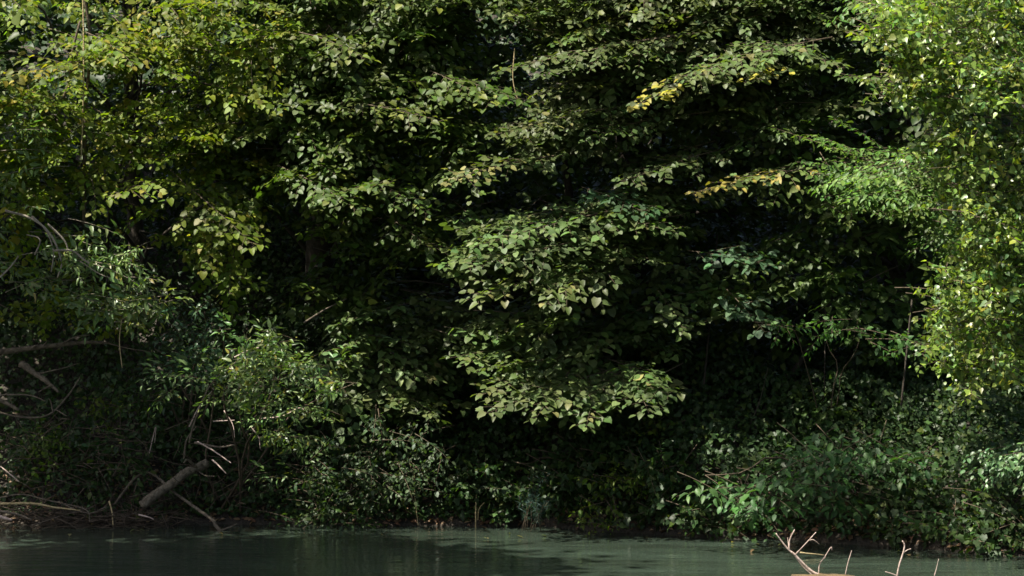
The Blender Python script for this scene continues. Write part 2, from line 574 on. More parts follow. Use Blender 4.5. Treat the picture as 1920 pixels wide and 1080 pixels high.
P_LIN = [proto(L_, .064, gap=.060, slen=.45, jit=.25) for L_ in (.55, .6, .7, .75, .85, .95)]
P_GRE = [proto(L_, .070, gap=.064, slen=.45, jit=.18, droop=.10, hang=.03) for L_ in (.55, .65, .75, .85)]
P_LINS = [proto(L_, .078, gap=.075, slen=.42, jit=.33) for L_ in (.4, .45, .5, .6)]
P_HAZ = [proto(L_, .056, gap=.056, slen=.42, jit=.33, droop=.18) for L_ in (.4, .5, .55, .65, .75)]
P_ELM = [proto(L_, .054, gap=.05, slen=.42, jit=.3, lgap=.55) for L_ in (.35, .45, .5, .6)]
P_POP = [proto(L_, .047, gap=.05, slen=.5, jit=.9, flat=0, lgap=.75, hang=.25, lang=70) for L_ in (.28, .34, .4, .46)]
P_WIL = [proto(L_, .092, gap=.12, slen=.5, jit=.5, flat=0, lgap=.36, lang=52, droop=.16, ang=45, hang=.15) for L_ in (.35, .45, .5, .6)]
P_SHR = [proto(L_, .060, gap=.075, slen=.45, jit=.4, flat=0, lgap=.6, lang=55, droop=.15) for L_ in (.3, .38, .45, .5)]
P_SHF = [proto(L_, .080, gap=.09, slen=.45, jit=.28, lgap=.6, lang=55, droop=.15) for L_ in (.35, .42, .5, .55)]
P_BRA = [proto(L_, .050, gap=.06, slen=.45, jit=.6, flat=0, lgap=.7, lang=60, droop=.2) for L_ in (.25, .32, .4)]

# ---- tree A : yellow-green tree at the left
BA, TA = A([-3.1, 1.7, 0]), A([-3.3, 1.3, 7.0])
BA[2] = ground_z(BA[0], BA[1])
t, tr = make_tree('broadleaf_tree', 'yellow-green broadleaf tree filling the upper left above the willow', BA, TA, .075, None)
for (a, b_, r) in (((158, 420, -.15), (152, -40, -.25), .016), ((105, 260, -.2), (150, 40, -.25), .013)):
    tb = Tubes(); p0, p1 = W(*a), W(*b_)
    tb.add(limb_pts(p0, p1, .0, .012), np.linspace(r, r * .7, 5), 6, 14, .05)
    tb.build('stem', M_TWIG, t)
Lv, Tb = Leaves(), Tubes()
roots = fill(Lv, Tb, P_HAZ, G_YEL, [(130, 60, 160, 60, 12, -.5, .2), (330, 150, 150, 160, 60, -.5, .3), (70, 180, 110, 100, 20, -.7, -.1), (380, 340, 130, 130, 30, -.3, .3),
                                   (60, 320, 90, 90, 20, -.6, 0), (200, 290, 70, 60, 7, -.4, 0), (430, 60, 130, 90, 26, -.4, .4), (60, 440, 80, 70, 8, -.3, .1), (420, 470, 60, 70, 7, -.2, .2),
                                   (250, -60, 330, 70, 28, -.2, .6), (-120, 150, 120, 250, 18, -.3, .5), (150, 560, 160, 60, 10, .3, .8)],
             dens=1.0, hang=.1, yellow=(.06, .3, (.16, .15, .02)))
for e in roots[::14]:
    add_limbs(t, BA, TA, [e], .018)
canopy(Lv, G_YEL, -3.0, 1.5, 6.1, 1.9, 1.1, 1.6, 6000)
Lv.build('crown', 'cordate', M_THIN, t, twigs=Tb, tmat=M_TWIG)
for r_, tp, yr, yt, lab, yel in (((230, 105), (-10, 150), -.3, -.8, 'arching bough with golden leaves at its tip', (.5, .35, (.20, .17, .02))),
                                 ((160, 60), (270, 120), -.4, -.9, None, (.3, .3, (.17, .15, .02))),
                                 ((180, 205), (10, 190), -.4, -.9, None, (.4, .4, (.2, .17, .02))),
                                 ((330, 330), (228, 372), -.2, -.8, None, (.25, .3, TAN)),
                                 ((340, 340), (470, 465), -.2, -.8, 'drooping bough with pale sunlit leaves', (.2, .3, TAN)),
                                 ((400, 410), (400, 510), -.2, -.6, None, None),
                                 ((440, 470), (425, 550), -.1, -.5, None, None),
                                 ((170, 330), (190, 400), -.4, -.7, None, None),
                                 ((100, 350), (0, 410), -.5, -.9, None, (.3, .2, (.17, .15, .02)))):
    key_bough(t, G_YEL, r_, tp, yr, yt, .058, M_THIN, tilt=.38, label=lab, yellow=yel, hang=.08)

# ---- tree B : deep green tree left of centre
BB, TB_ = A([-1.6, 1.6, 0]), A([-1.2, 1.0, 7.2]); BB[2] = ground_z(BB[0], BB[1])
t, tr = make_tree('broadleaf_tree', 'deep green broadleaf tree between the yellow-green one and the grey-green boughs', BB, TB_, .13, None)
Lv, Tb = Leaves(), Tubes()
roots = fill(Lv, Tb, P_LIN, G_DARK, [(700, 60, 170, 90, 46, -.4, .4), (640, 220, 150, 120, 48, -.4, .4), (620, 370, 130, 110, 26, -.3, .3), (800, 240, 110, 110, 24, -.4, .3), (500, 240, 110, 150, 28, -.1, .5),
                                    (760, 430, 80, 60, 10, -.2, .3), (620, 540, 110, 70, 14, 0, .5), (700, -60, 260, 70, 40, -.4, .6), (860, 160, 60, 80, 10, -.3, .2)],
             hang=.04, yellow=(.05, .3, (.12, .14, .02)))
for e in roots[::16]:
    add_limbs(t, BB, TB_, [e], .02)
canopy(Lv, G_DARK, -1.3, 1.5, 6.4, 1.8, 1.1, 1.6, 6000)
Lv.build('crown', 'cordate', M_LEAF, t, twigs=Tb, tmat=M_TWIG)
for r_, tp, yr, yt in (((560, 380), (730, 345), -.3, -.8), ((690, 330), (800, 405), -.3, -.8), ((720, 400), (800, 470), -.3, -.7), ((520, 310), (680, 395), -.3, -.8),
                       ((640, 190), (820, 230), -.4, -.9), ((800, 130), (930, 200), -.4, -.9), ((560, 60), (700, 110), -.5, -1.0), ((860, 150), (990, 195), -.4, -.8)):
    key_bough(t, G_DARK, r_, tp, yr, yt, .062, M_LEAF, tilt=.38, yellow=(.15, .3, (.13, .15, .03)))

# ---- tree C : olive tree with wide flat boughs, right of centre
BC, TC = A([1.0, 1.2, 0]), A([.9, .6, 7.2]); BC[2] = ground_z(BC[0], BC[1])
t, tr = make_tree('linden_tree', 'olive-green linden with wide flat boughs whose tips turn yellow, right of centre', BC, TC, .13, None)
Lv, Tb = Leaves(), Tubes()
roots = fill(Lv, Tb, P_LIN, G_OLIVE, [(1000, -270, 210, 50, 24, -3.2, -2.0), (1300, 30, 300, 70, 60, -.6, .2), (1120, 130, 150, 80, 26, -.5, .2), (1420, 130, 180, 90, 34, -.5, .3), (1100, 230, 130, 60, 20, -.4, .2), (1340, 250, 180, 90, 30, -.3, .4),  # first region: unseen overhang added above the frame to shade the lower right
                                     (1260, 330, 90, 50, 12, -.3, .2), (1060, 20, 130, 50, 16, -.3, .4), (1480, 340, 140, 80, 16, .2, .7), (1250, -70, 380, 60, 50, -.6, .5)],
             hang=.0, bias=-.2)
for e in roots[::14]:
    add_limbs(t, BC, TC, [e], .022)
canopy(Lv, G_OLIVE, 1.0, 1.4, 6.4, 2.0, 1.1, 1.6, 6000)
Lv.build('crown', 'cordate', M_LEAF, t, twigs=Tb, tmat=M_TWIG)
for r_, tp, yr, yt, lab, yel, sl in (((1480, 80), (1200, 205), -.5, -1.3, 'long bough with a yellow drooping tip', (.75, .6, YEL), .3), ((1560, 70), (1290, 150), -.6, -1.3, 'sunlit upper bough', (.2, .3, TAN), .3),
                                     ((1400, 70), (1580, 130), -.5, -1.0, None, None, .28), ((1330, 60), (945, 140), -.4, -1.1, None, None, .22), ((1300, 95), (1010, 140), -.4, -1.0, None, None, .25),
                                     ((1200, 195), (935, 260), -.4, -1.1, None, (.15, .4, TAN), .28), ((1080, 288), (830, 340), -.4, -1.2, 'narrow bough with tan leaves at its tip', (.6, .35, TAN), .24),
                                     ((1350, 280), (1175, 350), -.3, -1.0, None, None, .35), ((1540, 312), (1320, 370), -.8, -1.5, 'short bough with yellowing leaves', (.75, .1, (.24, .20, .05)), .26),
                                     ((1240, 220), (1090, 265), -.4, -.9, None, None, .35), ((1460, 110), (1420, 155), -.7, -1.2, 'small yellow bough', (.6, .2, YEL), .4)):
    key_bough(t, G_OLIVE, r_, tp, yr, yt, .060, M_LEAF, tilt=.30, label=lab, yellow=yel, slen=sl, hang=.0)

# ---- tree D : low linden hanging over the water in the centre
BD, TD = A([.55, .7, 0]), A([.4, .4, 2.9]); BD[2] = ground_z(BD[0], BD[1])
t, tr = make_tree('linden_tree', 'low grey-green linden whose large-leaved boughs hang over the middle of the water', BD, TD, .08, None)
Lv, Tb = Leaves(), Tubes()
roots = fill(Lv, Tb, P_GRE, G_GREY, [(1040, 470, 170, 90, 40, -.8, 0), (1180, 420, 100, 60, 16, -.7, 0), (900, 450, 80, 50, 10, -.5, 0), (720, 660, 110, 100, 34, -.2, .4), (1080, 715, 120, 40, 13, -.7, 0), (1030, 615, 130, 35, 16, -.75, -.2), (980, 660, 90, 30, 7, -.9, -.4),
                                    (1180, 560, 120, 60, 12, -.3, .2), (1380, 520, 90, 70, 14, -.4, .1), (870, 620, 110, 60, 14, -.1, .4), (1240, 640, 80, 50, 7, -.3, .1)],
             hang=.05)
for e in roots[::13]:
    add_limbs(t, BD, TD, [e], .014)
Lv.build('crown', 'cordate', M_LEAF, t, twigs=Tb, tmat=M_TWIG)
for r_, tp, yr, yt, pl_, sl in (((1200, 385), (890, 465), -.5, -1.3, G_GREY, .33), ((1150, 440), (880, 505), -.6, -1.4, G_GREY, .35), ((1140, 490), (885, 568), -.6, -1.4, G_GREY, .36), ((1150, 490), (1030, 575), -.7, -1.4, G_GREY, .4),
                                ((1100, 400), (1265, 440), -.6, -1.1, G_GREY, .35), ((1090, 350), (1220, 400), -.5, -1.0, G_TEAL, .45), ((1120, 690), (1255, 745), -.7, -1.3, G_GREY, .4), ((1160, 690), (910, 775), -.6, -1.4, G_GREY, .3),
                                ((1130, 710), (1085, 800), -.7, -1.4, G_GREY, .4), ((1220, 680), (1110, 745), -.6, -1.2, G_GREY, .4), ((1080, 680), (1010, 785), -.6, -1.45, G_GREY, .38), ((1190, 690), (1200, 775), -.6, -1.45, G_GREY, .4), ((1130, 670), (1250, 715), -.5, -1.2, G_GREY, .36), ((1060, 690), (890, 735), -.4, -1.2, G_GREY, .32), ((640, 600), (820, 715), .2, -.3, G_GREY, .4), ((640, 660), (790, 765), .2, -.3, G_GREY, .4),
                                ((1290, 470), (1450, 500), -.6, -1.1, G_TEAL, .42), ((1360, 540), (1435, 625), -.5, -1.0, G_TEAL, .45), ((1230, 540), (1290, 625), -.5, -.9, G_GREY, .45)):
    key_bough(t, pl_, r_, tp, yr, yt, .070, M_LEAF, tilt=.38, slen=sl, hang=.0, jit=.18, droop=.07, yellow=(.04, .4, TAN))

# ---- dark trees behind
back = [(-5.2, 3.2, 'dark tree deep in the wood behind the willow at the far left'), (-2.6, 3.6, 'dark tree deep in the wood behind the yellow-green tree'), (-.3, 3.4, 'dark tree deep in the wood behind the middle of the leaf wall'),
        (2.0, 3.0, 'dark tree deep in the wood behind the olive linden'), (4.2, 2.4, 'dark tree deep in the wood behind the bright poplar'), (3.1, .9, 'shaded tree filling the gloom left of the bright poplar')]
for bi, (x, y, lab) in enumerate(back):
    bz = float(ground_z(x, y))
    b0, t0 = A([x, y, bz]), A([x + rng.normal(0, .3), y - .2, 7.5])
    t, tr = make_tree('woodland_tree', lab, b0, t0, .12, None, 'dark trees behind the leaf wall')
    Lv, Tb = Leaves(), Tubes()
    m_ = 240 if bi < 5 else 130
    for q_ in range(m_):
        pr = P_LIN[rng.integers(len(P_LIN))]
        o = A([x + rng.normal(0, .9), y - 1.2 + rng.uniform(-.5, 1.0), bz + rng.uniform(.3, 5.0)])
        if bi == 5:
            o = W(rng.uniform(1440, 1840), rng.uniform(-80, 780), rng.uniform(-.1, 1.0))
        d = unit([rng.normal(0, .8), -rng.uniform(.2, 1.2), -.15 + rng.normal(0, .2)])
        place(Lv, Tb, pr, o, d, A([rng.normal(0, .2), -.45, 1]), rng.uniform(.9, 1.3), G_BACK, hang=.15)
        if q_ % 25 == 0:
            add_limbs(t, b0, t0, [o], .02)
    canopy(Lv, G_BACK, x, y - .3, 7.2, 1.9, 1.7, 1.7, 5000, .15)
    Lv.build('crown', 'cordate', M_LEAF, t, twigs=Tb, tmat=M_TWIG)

# ---- unseen tree added past the left edge to shade left bank and water
b0, t0 = A([-6.6, -.4, 0]), A([-6.2, -1.6, 8.5]); b0[2] = ground_z(b0[0], b0[1])
t, tr = make_tree('unseen_shade_tree', 'unseen tall tree added outside the left edge to shade the left bank', b0, t0, .16, None)
Lv = Leaves()
canopy(Lv, G_DARK, -4.8, -1.2, 3.6, .45, .5, .5, 1500, .11)
canopy(Lv, G_DARK, -4.75, .15, 3.9, .4, .6, .7, 2200, .11)
canopy(Lv, G_DARK, -5.6, -4.5, 7.0, 1.6, 1.45, 2.7, 14000, .13)
for e in ((-5.2, -3.2, 6.9), (-5.8, -4.2, 7.8), (-5.4, -3.6, 5.8)):
    add_limbs(t, b0, t0, [e], .04)
Lv.build('crown', 'cordate', M_LEAF, t)

# ---- unseen trees added behind the viewer: they block the low sky to deepen shade
for x, y, hgt, lab in ((-9, -27, 10, 'unseen tall tree added on the near bank behind the viewer to the left'), (-2, -29, 11, 'unseen tall tree added on the near bank straight behind the viewer'),
                       (5, -28, 10, 'unseen tall tree added on the near bank behind the viewer to the right'), (12, -25, 11, 'unseen tall tree added on the near bank far to the right of the viewer')):
    b0, t0 = A([x, y, float(ground_z(x, y))]), A([x + .4, y + .3, hgt - 1.5])
    t, tr = make_tree('unseen_shade_tree', lab, b0, t0, .22, None, 'unseen trees added on the near bank')
    Lv = Leaves()
    canopy(Lv, G_BACK, x, y, hgt * .55, 4.0, 2.6, hgt * .45, 5200, .36)
    for e in ((x - 2, y + 1, hgt * .6), (x + 2, y + .6, hgt * .7), (x + .6, y - 1.5, hgt * .8)):
        add_limbs(t, b0, t0, [e], .06)
    Lv.build('crown', 'simple', M_LEAF, t)

# ---- poplar at the right, in full sun
BP, TP = A([4.0, -2.0, 0]), A([3.6, -2.2, 6.8]); BP[2] = ground_z(BP[0], BP[1])
t, tr = make_tree('poplar_tree', 'bright sunlit poplar with small shiny leaves along the right edge', BP, TP, .10, None)
Lv, Tb = Leaves(), Tubes()
roots = fill(Lv, Tb, P_POP, G_POP, [(1800, 60, 130, 90, 110, -3.2, -2.3), (1860, 190, 170, 110, 130, -3.3, -2.3), (1870, 340, 120, 90, 90, -3.2, -2.3), (1890, 480, 120, 100, 100, -3.2, -2.3), (1870, 600, 110, 80, 66, -3.2, -2.4),
                                   (1800, 670, 60, 40, 12, -3.0, -2.6), (1900, 680, 40, 40, 10, -3.0, -2.6), (1730, 150, 70, 60, 24, -3, -2.6), (1700, 40, 70, 50, 26, -3, -2.5), (1740, 250, 40, 50, 8, -3, -2.5), (1790, 560, 50, 60, 22, -3.1, -2.5), (2080, 280, 130, 330, 190, -3.2, -1.8), (1900, -90, 230, 80, 110, -3.2, -2.0),
                                   (1815, 720, 16, 22, 3, -3, -2.8), (1850, 600, 70, 60, 44, -2.3, -1.6), (1860, 480, 70, 60, 24, -2.3, -1.7)],  # hidden rear sprays at the end are added to shade the corner below
             hang=.15, gaps=False, sc=(.8, 1.2), tilt=(.7, .4), toward=.8, drop=.15, nx=-.5, dens=1.0, holes=[(1770, 165, 36, 24), (1885, 265, 34, 60), (1710, 235, 62, 55), (1760, 475, 40, 40), (1730, 420, 40, 90), (1720, 560, 30, 60), (1640, 130, 40, 60)])
for e in roots[::40]:
    add_limbs(t, BP, TP, [e], .014, M_PALE)
Lv2 = Leaves(); canopy(Lv2, G_POP, 4.0, -2.3, 5.9, 1.1, 1.0, 1.4, 6000, .07); Lv.a += Lv2.a
Lv.build('crown', 'deltoid', M_POP, t, twigs=Tb, tmat=M_TWIG)

for r_, tp, sl in (((1790, 70), (1625, 15), .3), ((1800, 130), (1625, 155), .26), ((1800, 640), (1715, 660), .35), ((1835, 670), (1812, 748), .35), ((1850, 520), (1745, 505), .3), ((1880, 690), (1900, 725), .4), ((1760, 270), (1700, 300), .3)):
    key_bough(t, G_POP, r_, tp, -2.7, -3.1, .05, M_POP, 'deltoid', slen=sl, tilt=.5, hang=.25, droop=.15, jit=.6)

# ---- elm reaching in from the right below the poplar
BE, TE = A([4.4, -.9, 0]), A([4.3, -1.2, 4.5]); BE[2] = ground_z(BE[0], BE[1])
t, tr = make_tree('elm_tree', 'fresh green elm with feathery boughs reaching left from behind the poplar', BE, TE, .06, None)
Lv, Tb = Leaves(), Tubes()
fill(Lv, Tb, P_ELM, G_ELM, [(1700, 335, 90, 38, 26, -2.3, -1.7), (1610, 345, 70, 28, 14, -2.3, -1.8), (1770, 350, 70, 60, 14, -2.3, -1.8), (1690, 350, 80, 26, 26, -1.5, -.7), (1810, 440, 50, 40, 22, -1.8, -1.0), (1650, 340, 80, 26, 10, -2.8, -2.3), (1640, 10, 60, 18, 6, -2.2, -1.7)], hang=.1, bias=-.8, gaps=False, tilt=(.5, .2))  # includes hidden sprays added behind the front ones to shade the bank
Lv.build('crown', 'ovate', M_LEAF, t, twigs=Tb, tmat=M_TWIG)
for r_, tp, sl, dr in (((1700, 330), (1455, 245), .10, .05), ((1690, 300), (1575, 228), .08, .05), ((1660, 310), (1510, 250), .12, .08), ((1760, 350), (1530, 330), .22, .1), ((1740, 370), (1540, 365), .25, .1),
                       ((1780, 400), (1640, 400), .28, .1), ((1720, 320), (1590, 280), .16, .05), ((1690, 160), (1575, 145), .2, .12), ((1750, 300), (1620, 285), .14, .08), ((1700, 350), (1490, 300), .14, .08), ((1730, 330), (1560, 305), .18, .1), ((1720, 385), (1560, 395), .2, .14), ((1720, -5), (1585, 5), .25, .1)):
    key_bough(t, G_ELM, r_, tp, -1.9, -2.35, .056, M_LEAF, 'ovate', slen=sl, tilt=.45, hang=.1, droop=dr)

# ---- willow at the left
BW, TW = A([-4.6, .2, 0]), A([-3.9, -.3, 3.2]); BW[2] = ground_z(BW[0], BW[1])
t, tr = make_tree('willow_tree', 'grey-green willow leaning in at the left with pale curved bare branches', BW, TW, .05, None, None, M_PALE)
Lv, Tb = Leaves(), Tubes()
fill(Lv, Tb, P_WIL, G_WIL, [(30, 280, 60, 70, 9, -1.0, -.5), (50, 460, 80, 80, 14, -.9, -.4), (200, 460, 80, 50, 16, -1.0, -.4), (230, 550, 75, 60, 22, -1.0, -.4), (150, 500, 80, 40, 8, -.9, -.4), (290, 540, 20, 30, 3, -.9, -.5),
                            (-80, 330, 70, 180, 22, -.9, -.2), (-170, 440, 55, 120, 34, -1.5, -.5), (-160, 330, 60, 150, 34, -.6, .5), (190, 585, 40, 20, 3, -.8, -.4)], hang=.0, gaps=False, toward=.5, drop=.0, bias=.4, sc=(.65, 1.0), dens=.85)  # outermost left regions: off-frame sprays added to shade the left bank
Lv.build('crown', 'willow', M_GLOSS, t, twigs=Tb, tmat=M_PALE)
for pts, r in (([(10, 395), (60, 410), (95, 440), (115, 490), (108, 520)], .010), ([(60, 405), (85, 430), (100, 470), (96, 510)], .007), ([(100, 470), (135, 470), (155, 485), (175, 500)], .009),
               ([(0, 520), (20, 500), (35, 480)], .008), ([(90, 420), (120, 450), (128, 470)], .009), ([(65, 478), (75, 455), (70, 445), (50, 440)], .006), ([(150, 490), (190, 515), (225, 525)], .005)):
    tb = Tubes()
    tb.add([W(px, py, -.95 + .004 * i_) for i_, (px, py) in enumerate(pts)], np.linspace(r, r * .6, len(pts)), 6, 16, .05)
    o = tb.build('bare_branch', M_PALE, t)


# ================================================================== SHRUBS AND PLANTS
def shrub(name, label, px, py, y, regions, protos, pl, tpl, mat, cat='shrub', group=None, stems=5, hang=.15, tilt=(.5, .25), toward=.6, drop=.1, leafname='foliage', stemmat=None, sc=(.75, 1.1), rstem=.01, bias=0., dens=None):
    c = W(px, py, y)
    c[2] = max(float(ground_z(c[0], c[1])), 0) - .03
    t = thing(name, label, cat, c, group)
    Lv, Tb = Leaves(), Tubes()
    roots = fill(Lv, Tb, protos, pl, regions, hang=hang, gaps=False, toward=toward, drop=drop, tilt=tilt, sc=sc, bias=bias, dens=dens)
    idx = rng.permutation(len(roots))[:stems]
    for k_ in idx:
        s = c + A([rng.normal(0, .06), rng.normal(0, .05), 0])
        tb = Tubes()
        tb.add(limb_pts(s, roots[k_], .1, .04), np.linspace(rstem, rstem * .4, 5), 5, 10, .05)
        tb.build('stem', stemmat or M_TWIG, t)
    Lv.build(leafname, tpl, mat, t, twigs=Tb, tmat=stemmat)
    return t


shrub('willow_bush', 'bright narrow-leaved willow bush above the broken log', 430, 860, .1,
      [(500, 640, 55, 40, 20, -1.3, -.8), (540, 720, 90, 60, 44, -1.4, -.7), (450, 720, 80, 50, 26, -1.3, -.7), (350, 720, 50, 40, 8, -.9, -.4), (540, 790, 90, 50, 20, -1.1, -.5), (600, 690, 50, 50, 10, -.7, -.2), (540, 860, 60, 40, 6, -.6, -.2)],
      P_WIL, G_WIL, 'willow', M_GLOSS, stems=5, hang=.05, sc=(.55, .85), drop=-.3, dens=.6)
shrub('willow_bush', 'sparse blue-green bush in the half shade left of the bright willow bush', 370, 760, .4,
      [(360, 610, 60, 50, 20, -.5, .1), (340, 680, 50, 40, 12, -.4, .1), (400, 660, 40, 30, 6, -.4, 0)], P_SHR, G_TEAL, 'ovate', M_GLOSS, stems=5, sc=(.6, .9))
shrub('bramble_bush', 'pale-leaved bramble bush hanging over the bank under the shaded grey-green bough', 750, 940, .1,
      [(750, 830, 90, 60, 34, -.6, -.1), (720, 900, 60, 40, 16, -.6, -.2), (790, 890, 40, 40, 8, -.5, -.1), (640, 860, 60, 50, 14, -.4, 0)], P_BRA, pal([(.05, .08, .035), (.065, .095, .042), (.04, .065, .03)]), 'ovate', M_LEAF, stems=6)
shrub('leafy_shrub', 'large fresh green shrub leaning over the water at the right above the bare twigs', 1560, 980, -.9,
      [(1560, 850, 100, 36, 13, -1.8, -1.2), (1420, 905, 95, 32, 14, -2.0, -1.4), (1530, 920, 85, 36, 13, -2.0, -1.4), (1690, 850, 60, 28, 8, -1.8, -1.3), (1450, 960, 60, 20, 4, -1.8, -1.4)],
      P_SHF, G_SHR, 'ovate', M_LEAF, stems=9, hang=.05, sc=(.75, 1.1), tilt=(.4, .2), drop=.15)
shrub('leafy_shrub', 'dark ivy-leaved shrub dipping to the water at the bottom right corner', 1830, 1000, -1.7,
      [(1810, 955, 100, 45, 14, -2.3, -1.8), (1880, 990, 60, 45, 13, -2.4, -1.9), (1740, 980, 60, 35, 7, -2.2, -1.8), (2000, 920, 90, 120, 26, -2.6, -1.8)], P_BRA, G_IVY, 'lobed', M_LEAF, stems=6, sc=(.9, 1.3), dens=.75)
shrub('sapling', 'thin sapling with a few lit leaves hanging in the dark gap left of the poplar', 1545, 900, -.4,
      [(1480, 615, 40, 16, 4, -1.2, -.9), (1545, 610, 30, 14, 3, -1.2, -.9), (1520, 650, 12, 12, 1, -1.2, -1.0), (1680, 635, 45, 25, 5, -1.2, -.9), (1620, 625, 12, 10, 1, -1.2, -1.0)], P_SHR, pal([(.06, .13, .03), (.045, .10, .03)]), 'ovate', M_THIN, cat='sapling', stems=3, rstem=.006)
shrub('elm_bush', 'bright overhanging elm spray at the right edge above the dark shrub', 2000, 900, -2.2,
      [(1890, 850, 50, 18, 6, -3.1, -2.8), (1960, 860, 70, 40, 14, -3.1, -2.7)], P_ELM, pal([(.06, .11, .045), (.075, .13, .05)]), 'ovate', M_GLOSS, stems=3, bias=-.9, toward=.4, drop=0)
# dark shrubs along the foot of the bank
row = [(900, 930, .0, 'dark shrub in the hollow behind the hanging reed'), (1090, 900, -.2, 'dark shrub with broad leaves under the lit central bough'), (1230, 920, -.5, 'dark shrub touching the water left of the large fresh green shrub'),
       (1340, 960, -.8, 'low dark shrub at the water between the feathery plant and the fresh green shrub'), (560, 940, .1, 'low dark shrub on the bank right of the broken log'), (200, 880, .3, 'dark bramble mound on the bank behind the driftwood heap'),
       (90, 850, .5, 'dark bramble mound at the far left above the driftwood'), (300, 800, .5, 'dark bramble mound behind the broken log'), (1700, 960, -1.3, 'dark shrub behind the two upright bare sticks'), (1150, 830, .1, 'dark shrub high on the bank under the central bough'),
       (650, 940, .0, 'dark shrub on the bank between the log and the pale bramble')]
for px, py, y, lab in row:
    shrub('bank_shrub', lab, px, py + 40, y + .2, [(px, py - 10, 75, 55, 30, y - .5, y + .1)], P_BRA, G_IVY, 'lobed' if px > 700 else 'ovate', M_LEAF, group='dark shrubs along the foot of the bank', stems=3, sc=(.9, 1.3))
for px, py, y, lab in ((1215, 895, -.7, 'yellow-green plant among the dark shrubs right of the feathery plant'), (1140, 905, -.6, 'small yellow-green plant just right of the feathery blue-green plant'), (1215, 800, -.2, 'yellow-green plant under the right tip of the central bough'),
                       (1130, 955, -.7, 'yellow-green tuft low over the water below the feathery plant'), (90, 830, .1, 'yellow-green weed at the left above the driftwood heap'), (195, 760, .3, 'yellow-green weed below the arching dead branches')):
    shrub('bank_weed', lab, px, py + 60, y + .25, [(px, py, 34, 26, 7, y - .25, y)], P_BRA, pal([(.07, .11, .016), (.09, .13, .02)]), 'ovate', M_THIN, cat='plant', group='yellow-green weeds on the bank', stems=3, rstem=.005)
# feathery plant
c = W(995, 950, -.55); c[2] = max(float(ground_z(c[0], c[1])), 0) - .02
t = thing('feathery_plant', 'feathery blue-green plant standing at the water in the centre', 'plant', c)
Lv, tb = Leaves(), Tubes()
for k_ in range(15):
    e = W(rng.uniform(955, 1040), rng.uniform(885, 950), rng.uniform(-.9, -.5))
    pp = catmull(limb_pts(c + A([rng.normal(0, .04), rng.normal(0, .04), 0]), e, .15, .02), 16)
    tb.add(pp[::3], .002, 3)
    for p_ in pp[4:]:
        n_ = 5
        D = unit(rng.normal(size=(n_, 3)) + A([0, -.2, .4]))
        Lv.add(np.repeat(p_[None], n_, 0), D, rng.normal(size=(n_, 3)), rng.uniform(.025, .06, n_), np.tile(A([.035, .07, .06]), (n_, 1)) * rng.lognormal(0, .2, (n_, 1)))
tb.build('stems', M_TWIG, t); Lv.build('foliage', 'needle', M_LEAF, t)
# waterline plant
shrub('water_plant', 'small bright green rosette at the water line below the pale bramble', 718, 990, -.2, [(718, 984, 6, 4, 3, -.25, -.15)], [proto(.07, .035, sides=False, jit=.5, bare=0)], G_LIME, 'ovate', M_THIN, cat='plant', stems=0)

# ================================================================== UNDERGROWTH (nobody could count it)
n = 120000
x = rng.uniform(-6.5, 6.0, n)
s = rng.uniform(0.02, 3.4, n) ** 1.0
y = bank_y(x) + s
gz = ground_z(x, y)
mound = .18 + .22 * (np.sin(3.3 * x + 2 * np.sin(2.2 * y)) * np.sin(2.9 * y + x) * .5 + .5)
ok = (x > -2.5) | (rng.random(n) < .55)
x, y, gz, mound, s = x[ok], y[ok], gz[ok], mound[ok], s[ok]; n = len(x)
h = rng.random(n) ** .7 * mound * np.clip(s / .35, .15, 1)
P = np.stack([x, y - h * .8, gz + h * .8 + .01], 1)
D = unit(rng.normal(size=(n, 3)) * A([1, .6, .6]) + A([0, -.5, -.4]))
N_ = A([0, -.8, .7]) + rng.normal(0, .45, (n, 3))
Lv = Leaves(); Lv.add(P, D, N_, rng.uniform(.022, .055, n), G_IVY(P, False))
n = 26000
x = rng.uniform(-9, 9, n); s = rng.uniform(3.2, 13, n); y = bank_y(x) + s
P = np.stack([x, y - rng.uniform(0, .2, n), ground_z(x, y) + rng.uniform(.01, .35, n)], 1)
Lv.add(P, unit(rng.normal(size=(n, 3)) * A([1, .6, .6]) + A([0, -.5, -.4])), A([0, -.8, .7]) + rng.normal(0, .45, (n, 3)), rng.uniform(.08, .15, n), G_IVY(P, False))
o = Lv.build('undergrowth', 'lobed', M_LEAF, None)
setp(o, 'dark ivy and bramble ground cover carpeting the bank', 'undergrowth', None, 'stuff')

# leaf litter along the water's edge
n = 5000
x = rng.uniform(-6, 5, n); y = bank_y(x) + rng.uniform(.01, .45, n) ** 1.3
P = np.stack([x, y, ground_z(x, y) + rng.uniform(.012, .03, n)], 1)
D = unit(rng.normal(size=(n, 3)) * A([1, 1, .25]))
cc = A([(.16, .085, .055), (.20, .13, .08), (.10, .06, .04), (.26, .18, .12)])[rng.integers(4, size=n)] * rng.lognormal(0, .2, (n, 1))
Lv = Leaves(); Lv.add(P, D, A([0, -.4, 1]) + rng.normal(0, .4, (n, 3)), rng.uniform(.025, .06, n), cc)
setp(Lv.build('leaf_litter', 'ovate', M_LEAF, None), 'brown dead leaf litter along the water edge', 'leaf litter', None, 'stuff')


